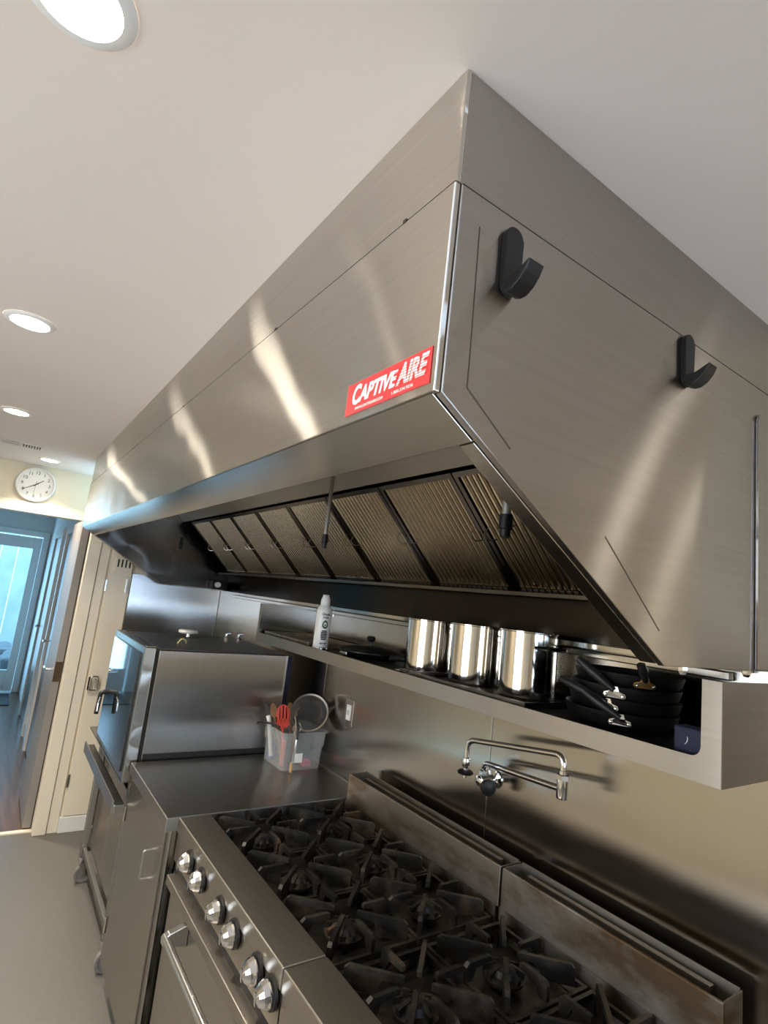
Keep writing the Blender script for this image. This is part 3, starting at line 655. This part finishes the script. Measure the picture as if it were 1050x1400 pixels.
# ------------------------------------------------------------------ ranges
def make_range(name, y0, y1, lab, kn, guard, handle_y):
    t = thing(name, lab, 'range', (1.0, (y0+y1)/2, 0))
    box('front_ledge', .66, .768, y0, y1, .853, .90, 'range_steel', t, .003)
    box('knob_panel', .664, .70, y0+.001, y1-.001, .768, .8525, 'range_steel', t)
    box('gap', .672, .70, y0+.004, y1-.004, .735, .7678, 'black_gap', t)
    box('landing_bar', .640, .68, y0+.004, y1-.030, .708, .738, 'range_steel', t, .002)
    dr = box('oven_door', .655, .70, y0+.012, y1-.050, .20, .706, 'door_steel', t, .003)
    bx0, bx1 = handle_y
    tube('handle', [(.595, bx0, .668), (.595, bx1, .668)], .0115, 'chrome_dull', dr, 16)
    for yy in (bx0+.012, bx1-.012):
        prism('bracket', [(.6545, .70), (.60, .684), (.583, .672), (.584, .655), (.60, .652), (.6545, .640)], 'XZ', yy-.012, yy+.012, 'chrome_dull', dr, .002)
    box('kick_panel', .68, .70, y0+.012, y1-.012, .06, .195, 'range_steel', t)
    box('side_panel', .70, 1.31, y0+.001, y0+.006, .06, .852, 'range_steel', t); box('side_panel', .70, 1.31, y1-.006, y1-.001, .06, .852, 'range_steel', t)
    box('side_post', .668, .70, y1-.028, y1-.004, .06, .733, 'black_gap', t, .004)
    for lx in (.75, 1.25):
        for ly in (y0+.06, y1-.06): lathe('foot', [(0, 0), (.02, 0), (.022, .01), (.016, .014), (.016, .06), (0, .06)], (lx, ly, 0), 'chrome_dull', t, seg=12)
    box('drip_tray', .70, 1.318, y0+.007, y1-.007, .80, .82, 'cooktop_black', t)
    for yy in kn:
        k = lathe('knob', [(0, 0), (.029, 0), (.034, .004), (.033, .010), (.0, .011)], (.6637, yy, .832), 'black_plastic', t, (-1, 0, 0), 28)
        bm = bmesh.new(); Mk = frame((.6530, yy, .832), (-1, 0, -.12))
        bm_lathe(bm, [(0, -.001), (.027, -.001), (.0285, .006), (.024, .018), (.016, .027), (.007, .031), (0, .032)], Mk, 14)
        kg = finish('chrome_cap', bm, 'chrome', k, 12)
        bm = bmesh.new(); bm_prism(bm, [(-.004, -.014), (.004, -.014), (.004, .014), (-.004, .014)], 'XY', .020, .0325)
        for v in bm.verts: v.co = Mk @ v.co
        finish('grip', bm, 'chrome', k)
    # back guard
    g0, g1 = guard
    gb = box('back_guard', 1.320, 1.328, g0, g1, .895, 1.0, 'guard_steel', t, .0015)
    box('guard_end', 1.3285, 1.405, g0, g0+.003, .86, 1.0, 'guard_steel', gb); box('guard_end', 1.3285, 1.405, g1-.003, g1, .86, 1.0, 'guard_steel', gb)
    box('guard_back', 1.398, 1.402, g0+.0035, g1-.0035, .86, 1.004, 'range_steel', gb)
    box('flue_bottom', 1.329, 1.3975, g0+.0035, g1-.0035, .955, .965, 'black_gap', gb)
    box('flue_baffle', 1.366, 1.382, g0+.045, g1-.05, .975, .992, 'range_steel', gb)
    box('flue_wall', 1.322, 1.328, y0+.007, y1-.007, .821, .8945, 'guard_steel', t)
    return t
R1 = make_range('gas_range', 1.172, 2.018, 'six burner stainless gas range beside the steel worktop', [1.845, 1.725, 1.555, 1.44, 1.29, 1.2075], (1.168, 2.0), (1.25, 1.775))
R2 = make_range('gas_range', .560, 1.168, 'four burner stainless gas range at the shelf end with the stacked pans', [1.02, .90, .78, .66], (.578, 1.160), (.62, 1.08))
# burners and grates
def burner(par, x, y):
    b = lathe('burner', [(.0, 0), (.030, 0), (.034, .010), (.050, .018), (.052, .026), (.036, .032), (.030, .044), (.020, .048), (0, .046)], (x, y, .8205), 'cast_iron', par, seg=20)
    bm = bmesh.new()
    for k in range(8):
        a = 2*PI*k/8; d = Vector((math.cos(a), math.sin(a), 0)); n = Vector((-d.y, d.x, 0))*.005
        c = Vector((x, y, 0))
        q = [c+d*.018-n, c+d*.050-n, c+d*.050+n, c+d*.018+n]
        A = [bm.verts.new(v+Vector((0, 0, .846))) for v in q]; B = [bm.verts.new(v+Vector((0, 0, .872 if i in (0, 3) else .860))) for i, v in enumerate(q)]
        bm.faces.new(A); bm.faces.new(B)
        for i in range(4): bm.faces.new((A[i], A[(i+1) % 4], B[(i+1) % 4], B[i]))
    finish('burner_ports', bm, 'cast_iron', b)
def fin_mesh(r0, r1, h, tw=.0055):
    bm = bmesh.new()
    poly = [(r0, -.012), (r0, -.002), (r0+.006, 0), (r1-.010, 0), (r1, -.008), (r1, -h), (r0+.060, -h), (r0+.048, -.016)]
    bm_prism(bm, poly, 'XZ', -tw, tw)
    bmesh.ops.recalc_face_normals(bm, faces=bm.faces)
    me = bpy.data.meshes.new('fin'); bm.to_mesh(me); bm.free(); me.materials.append(MATS['cast_iron']); return me
FDIAG = fin_mesh(.030, .165, .046); FORT = fin_mesh(.052, .132, .040)
def grate(x, y, wx, wy, lab):
    t = thing('burner_grate', lab, 'grate', (x, y, .852), 'cast iron burner grates')
    bm = bmesh.new(); zt = .882
    for a in ((x-wx/2, x-wx/2+.010, y-wy/2, y+wy/2), (x+wx/2-.010, x+wx/2, y-wy/2, y+wy/2), (x-wx/2+.01, x+wx/2-.01, y-wy/2, y-wy/2+.010), (x-wx/2+.01, x+wx/2-.01, y+wy/2-.010, y+wy/2)):
        bm_box(bm, *a, .852, .866)
    for sx in (-1, 1):
        for sy in (-1, 1): bm_box(bm, x+sx*(wx/2-.012)-.007, x+sx*(wx/2-.012)+.007, y+sy*(wy/2-.012)-.007, y+sy*(wy/2-.012)+.007, .8205, .853)
    finish('frame', bm, 'cast_iron', t)
    for k in range(8):
        a = k*PI/4; diag = k % 2 == 1
        o = link('fin', FDIAG if diag else FORT, None); o.location = (x, y, .903); o.rotation_euler = (0, 0, a)
        adopt(o, t)
    return t
pos = ['beside the worktop', 'in the middle', 'beside the four burner range']
for i in range(3):
    cy = 2.010-(i+.5)*.2775
    for x, lab in ((.908, 'front row'), (1.180, 'back row')):
        burner(R1, x, cy); grate(x, cy, .264, .272, 'black cast iron grate on the six burner range, %s %s' % (lab, pos[i]))
for i in range(2):
    cy = 1.160-(i+.5)*.296
    for x, lab in ((.908, 'front row'), (1.180, 'back row')):
        burner(R2, x, cy); grate(x, cy, .264, .288, 'black cast iron grate on the four burner range, %s %s' % (lab, ['beside the six burner range', 'at the free end'][i]))

# ------------------------------------------------------------------ worktop and base cabinet
wt = thing('worktop', 'stainless steel worktop between the range and the oven', 'worktop', (1.03, 2.34, .855))
box('top', .62, 1.425, 2.021, 2.652, .855, .90, 'counter_steel', wt, .003)
box('rear_edge', 1.4255, 1.4392, 2.021, 2.652, .85, .908, 'chrome_dull', wt, .002)
cb = thing('base_cabinet', 'stainless base cabinet with one door under the steel worktop', 'cabinet', (1.0, 2.34, 0))
box('body', .648, 1.40, 2.026, 2.648, .12, .8545, 'door_steel', cb)
cdr = box('door', .632, .6475, 2.060, 2.645, .13, .842, 'door_steel', cb, .003)
box('door_frame', .640, .6475, 2.024, 2.056, .13, .8545, 'counter_steel', cb, .003)
tube('handle', rounded([(.632, 2.175, .74), (.605, 2.175, .74), (.605, 2.175, .645), (.632, 2.175, .645)], .008, 4), .004, 'chrome_dull', cdr, 8)
for z in (.72, .29):
    tube('hinge', [(.628, 2.640, z-.055), (.628, 2.640, z)], .004, 'chrome_dull', cdr, 8); lathe('hinge_pin', [(0, .006), (.005, .004), (.005, 0)], (.628, 2.640, z), 'chrome', cdr, seg=10)
for lx in (.72, 1.34):
    for ly in (2.08, 2.59): lathe('foot', [(0, 0), (.022, 0), (.024, .01), (.017, .016), (.017, .12), (0, .12)], (lx, ly, 0), 'chrome_dull', cb, seg=12)

# ------------------------------------------------------------------ oven on its wheeled stand
O0, O1 = 2.675, 3.43
ov = thing('combi_oven', 'countertop stainless oven with dark glass door on a wheeled stand', 'oven', (.98, 3.05, .81))
box('body', .665, 1.302, O0, O1, .83, 1.374, 'oven_side_steel', ov, .004)
box('top_cover', .668, 1.29, O0+.006, O1-.01, 1.3745, 1.380, 'tray_metal', ov, .002)
box('side_foot', .668, 1.25, O0-.004, O0+.012, .902, .924, 'black_gap', ov)
box('rear_duct', 1.303, 1.345, O0+.02, O0+.10, .82, 1.365, 'navy', ov, .004); box('rear_trim', 1.30, 1.306, O0-.002, O0+.004, .84, 1.372, 'chrome_dull', ov)
box('gasket', .650, .664, O0+.006, O1-.006, .835, 1.370, 'black_gap', ov)
dr = box('door', .600, .6495, O0-.004, O1-.004, .812, 1.384, 'door_steel', ov, .004)
box('door_glass', .594, .6005, O0+.05, O1-.035, .840, 1.352, 'dark_glass', dr, .002)
hb = tube('handle', rounded([(.594, 3.27, 1.075), (.556, 3.27, 1.075), (.552, 3.28, .965)], .015), .011, 'black_plastic', dr, 12)
tube('lever', rounded([(.556, 3.26, 1.05), (.548, 3.245, 1.03), (.548, 3.24, .985)], .02), .006, 'chrome', hb, 10)
box('top_hinge', .605, .645, O0-.002, O0+.03, 1.3845, 1.390, 'chrome', ov, .002)
kn = thing('vent_cap', 'round white vent cap standing on top of the oven', 'cap', (.955, 3.28, 1.381))
lathe('stem', [(0, 0), (.012, 0), (.010, .022), (0, .022)], (.955, 3.28, 1.3805), 'chrome_dull', kn, seg=12)
lathe('cap', [(0, .0222), (.052, .0222), (.055, .03), (.050, .038), (0, .041)], (.955, 3.28, 1.3805), 'white_plastic', kn, seg=24)
set_tags(tube('cable', rounded([(.80, 2.90, 1.383), (.815, 2.89, 1.41), (.84, 2.90, 1.40), (.845, 2.915, 1.384)], .012), .0035, 'yellow_wire', None, 8), 'short yellow cable end looped on top of the oven', 'cable')
for i, (x, y, lab) in enumerate(((1.17, 3.25, 'small chrome fitting on top of the oven by the vent cap'), (1.245, 3.25, 'small chrome fitting on top of the oven by the wall'))):
    t = thing('pipe_fitting', lab, 'fitting', (x, y, 1.3805), 'chrome fittings on the oven')
    lathe('base', [(0, 0), (.016, 0), (.016, .012), (.009, .014), (.009, .026), (0, .026)], (x, y, 1.3805), 'chrome', t, seg=6)
    tube('elbow', rounded([(x, y, 1.40), (x+.002, y, 1.416), (x+.024, y-.006, 1.418)], .012), .008, 'chrome', t, 10)
st = thing('oven_stand', 'stainless steel wheeled stand carrying the oven', 'stand', (.98, 3.17, 0))
PY = (2.775, 3.585); PXs = (.672, 1.27)
for x in PXs:
    for y in PY:
        box('post', x-.016, x+.016, y-.016, y+.016, .135, .80, 'counter_steel', st, .003)
        ca = lathe('caster', [(0, .135), (.022, .135), (.022, .118), (.014, .112), (.014, .105), (0, .105)], (x, y, 0), 'chrome_dull', st, seg=14)
        for q in (-.018, .0155): prism('fork', [(x-.012, .108), (x+.020, .108), (x+.028, .045), (x+.010, .045)], 'XZ', y+q, y+q+.0025, 'chrome_dull', ca)
        lathe('wheel', [(0, -.013), (.014, -.013), (.016, -.010), (.034, -.010), (.036, -.014), (.046, -.013), (.048, -.008), (.048, .008), (.046, .013), (.036, .014), (.034, .010), (.016, .010), (.014, .013), (0, .013)], (x+.018, y, .048), 'rubber_grey', ca, (0, 1, 0), 28)
box('top_tray', .60, 1.29, 2.70, 3.66, .800, .808, 'counter_steel', st)
box('front_rail', .585, .628, 2.668, 3.60, .695, .725, 'tray_metal', st, .003); box('rail_edge', .578, .5845, 2.668, 3.60, .690, .745, 'counter_steel', st, .001); box('rail_cap', .583, .628, 2.6515, 2.6675, .692, .728, 'chrome_dull', st, .003)
for y in PY: box('side_rail', .688, 1.254, y-.010, y+.010, .16, .185, 'counter_steel', st, .002)
box('lower_rail', .662, .682, PY[0]+.017, PY[1]-.017, .16, .19, 'counter_steel', st, .002)
box('back_panel', 1.257, 1.263, PY[0]+.017, PY[1]-.017, .20, .79, 'door_steel', st)
for a, b in ((2.795, 3.178), (3.186, 3.566)): box('front_panel', .690, .698, a, b, .20, .69, 'door_steel', st, .002)
for y in (2.792, 3.567): box('side_panel', .70, 1.25, y, y+.002, .20, .79, 'door_steel', st)
box('bottom_shelf', .70, 1.25, 2.796, 3.565, .195, .20, 'door_steel', st)

# ------------------------------------------------------------------ tub of utensils
tb = thing('storage_tub', 'clear square plastic tub full of utensils on the worktop', 'tub', (1.305, 2.49, .90))
def tub_shell(name, lv, mat, th=.0025):
    bm = bmesh.new(); rings = []
    def rr(cx, cy, hx, hy, z, r):
        out = []
        for sx, sy, a0 in ((1, 1, 0), (-1, 1, 90), (-1, -1, 180), (1, -1, 270)):
            for k in range(4):
                a = math.radians(a0+k*30); out.append(bm.verts.new((cx+sx*(hx-r)+r*math.cos(a), cy+sy*(hy-r)+r*math.sin(a), z)))
        return out
    for hx, hy, z in lv: rings.append(rr(1.305, 2.49, hx, hy, z, .022))
    for hx, hy, z in reversed(lv): rings.append(rr(1.305, 2.49, hx-th, hy-th, z+(th if z < .905 else 0), .02))
    bm.faces.new(rings[0][::-1]); bm.faces.new(rings[-1])
    for A, B in zip(rings, rings[1:]):
        for k in range(16): bm.faces.new((A[k], A[(k+1) % 16], B[(k+1) % 16], B[k]))
    return finish(name, bm, mat, tb, 35)
tub_shell('shell', [(.100, .108, .9005), (.103, .111, .99), (.104, .112, .9995), (.109, .117, 1.002), (.111, .119, 1.06), (.119, .127, 1.062), (.119, .127, 1.068)], 'tub_plastic')
box('price_label', 1.262, 1.300, 2.3755, 2.3775, .935, .975, 'paper', tb)
G = 'utensils in the tub'
t = thing('sieve', 'round steel sieve leaning on the tub rim', 'sieve', (1.36, 2.43, 1.11), G)
ax = Vector((-.48, -.72, .52)).normalized(); cs = Vector((1.346, 2.445, 1.135))
lathe('hoop', [(.070, -.040), (.072, -.042), (.086, .012), (.091, .014), (.091, .020), (.083, .018), (.070, -.038)], cs, 'chrome_dull', t, ax, 36)
lathe('wire_mesh', [(0, -.044), (.04, -.042), (.0705, -.036)], cs, 'mesh_wire', t, ax, 28)
tube('handle', [cs+Vector((.05, .06, .04)), cs+Vector((.072, .085, .066))], .005, 'chrome_dull', t)
def blade(name, M, poly, th, mat, par):
    bm = bmesh.new(); bm_prism(bm, poly, 'XY', -th/2, th/2)
    for v in bm.verts: v.co = M @ v.co
    return finish(name, bm, mat, par)
def spoon(name, base, top, head_w, head_l, mat, lab, cat, slots=0, hmat=None, hr=.006):
    base, top = Vector(base), Vector(top); d = (top-base).normalized()
    t = thing(name, lab, cat, base, G)
    tube('handle', [base, top-d*head_l*.9], hr, hmat or mat, t, 8)
    view = Vector((-.45, -.88, .1)); M = frame(top-d*head_l*.5, view-d*view.dot(d), d)
    poly = [(head_w/2*math.cos(a)*(1-.15*math.sin(a)), head_l/2*math.sin(a)) for a in [2*PI*k/20 for k in range(20)]]
    if slots:
        bars = 4
        ringp = blade('head', M, [(head_w/2*math.cos(a), -head_l*.28+head_l*.22*math.sin(a)) for a in [2*PI*k/16 for k in range(16)]], .005, mat, t)
        for k in range(bars):
            xx = -head_w/2+head_w*(k+.5)/bars; hh = head_l/2*math.sqrt(max(.05, 1-(xx/(head_w/2))**2*.8))
            blade('tine', M, [(xx-head_w*.075, -head_l*.3), (xx+head_w*.075, -head_l*.3), (xx+head_w*.075, hh), (xx-head_w*.075, hh)], .005, mat, t)
        tube('rim', [M @ Vector((head_w/2*math.cos(a), head_l/2*math.sin(a), 0)) for a in [PI*k/14 for k in range(15)]], .0035, mat, t, 6)
    else: blade('head', M, poly, .006, mat, t)
    return t
spoon('slotted_spoon', (1.229, 2.43, .91), (1.230, 2.50, 1.165), .062, .105, 'red_plastic', 'red slotted serving spoon standing in the tub', 'spoon', slots=1)
spoon('wooden_spoon', (1.25, 2.47, .91), (1.215, 2.59, 1.155), .034, .07, 'wood_spoon', 'dark wooden spoon leaning in the tub beside the red spoon', 'spoon')
spoon('wooden_spoon', (1.31, 2.50, .91), (1.305, 2.58, 1.16), .036, .065, 'wood_spoon', 'dark wooden spoon in the tub behind the sieve', 'spoon')
spoon('wooden_spoon', (1.33, 2.52, .91), (1.345, 2.585, 1.172), .034, .05, 'wood_light', 'pale wooden spoon in the tub behind the sieve', 'spoon')
spoon('black_ladle', (1.262, 2.50, .91), (1.200, 2.645, 1.148), .020, .09, 'black_plastic', 'black plastic utensil leaning out towards the oven', 'utensil')
set_tags(tube('hooked_rod', rounded([(1.198, 2.44, 1.078), (1.185, 2.52, 1.078), (1.165, 2.60, 1.068), (1.158, 2.61, 1.058)], .02), .005, 'black_plastic', None, 8), 'thin black hooked handle lying across the tub rim', 'utensil', G)
t = thing('tongs', 'black and steel tongs hung over the front of the tub', 'tongs', (1.238, 2.352, .93), G)
tube('arm', [(1.237, 2.352, .93), (1.243, 2.348, 1.00), (1.245, 2.354, 1.08), (1.243, 2.385, 1.135)], [.006, .005, .0045, .004], 'chrome_dull', t, 8)
tube('grip', [(1.2455, 2.346, 1.045), (1.247, 2.352, 1.09), (1.246, 2.378, 1.14)], [.006, .0075, .006], 'black_plastic', t, 8)
tube('tip', [(1.237, 2.352, .905), (1.237, 2.352, .945)], [.007, .009], 'wood_light', t, 8)
t = thing('whisk', 'small wire whisk in the tub beside the tongs', 'whisk', (1.27, 2.43, .92), G)
tube('handle', [(1.272, 2.43, .91), (1.268, 2.405, 1.05)], .005, 'chrome_dull', t, 8)
for k in range(3):
    s = .014*(k-1)
    tube('wire', rounded([(1.268, 2.405, 1.05), (1.268+s+.012, 2.40, 1.08), (1.267, 2.398, 1.112), (1.268+s-.014, 2.402, 1.08), (1.268, 2.405, 1.05)], .02), .0014, 'chrome', t, 6)
set_tags(tube('white_handle', [(1.225, 2.55, .92), (1.208, 2.583, 1.07), (1.202, 2.590, 1.098)], [.010, .010, .012], 'clock_white', None, 10), 'white plastic handle sticking out of the tub corner', 'utensil', G)
for x0, y0, z0, a, b, c, mt, nm, lab in ((1.325, 2.40, .904, .05, .06, .028, 'pink_plastic', 'measuring_scoop', 'pink measuring scoop lying at the bottom of the tub'),
                                 (1.220, 2.55, .905, .030, .05, .07, 'blue_plastic', 'blue_packet', 'blue packet standing in the tub against its side'),
                                 (1.222, 2.43, .904, .022, .03, .115, 'red_plastic', 'red_scraper', 'red scraper standing in the tub beside the spoons'),
                                 (1.335, 2.47, .935, .07, .06, .09, 'tray_metal', 'steel_scoop', 'grey steel scoop inside the tub below the sieve')):
    set_tags(box(nm, x0, x0+a*.8, y0, y0+b*.8, z0, z0+c, mt, None, .006), lab, 'utensil', G)
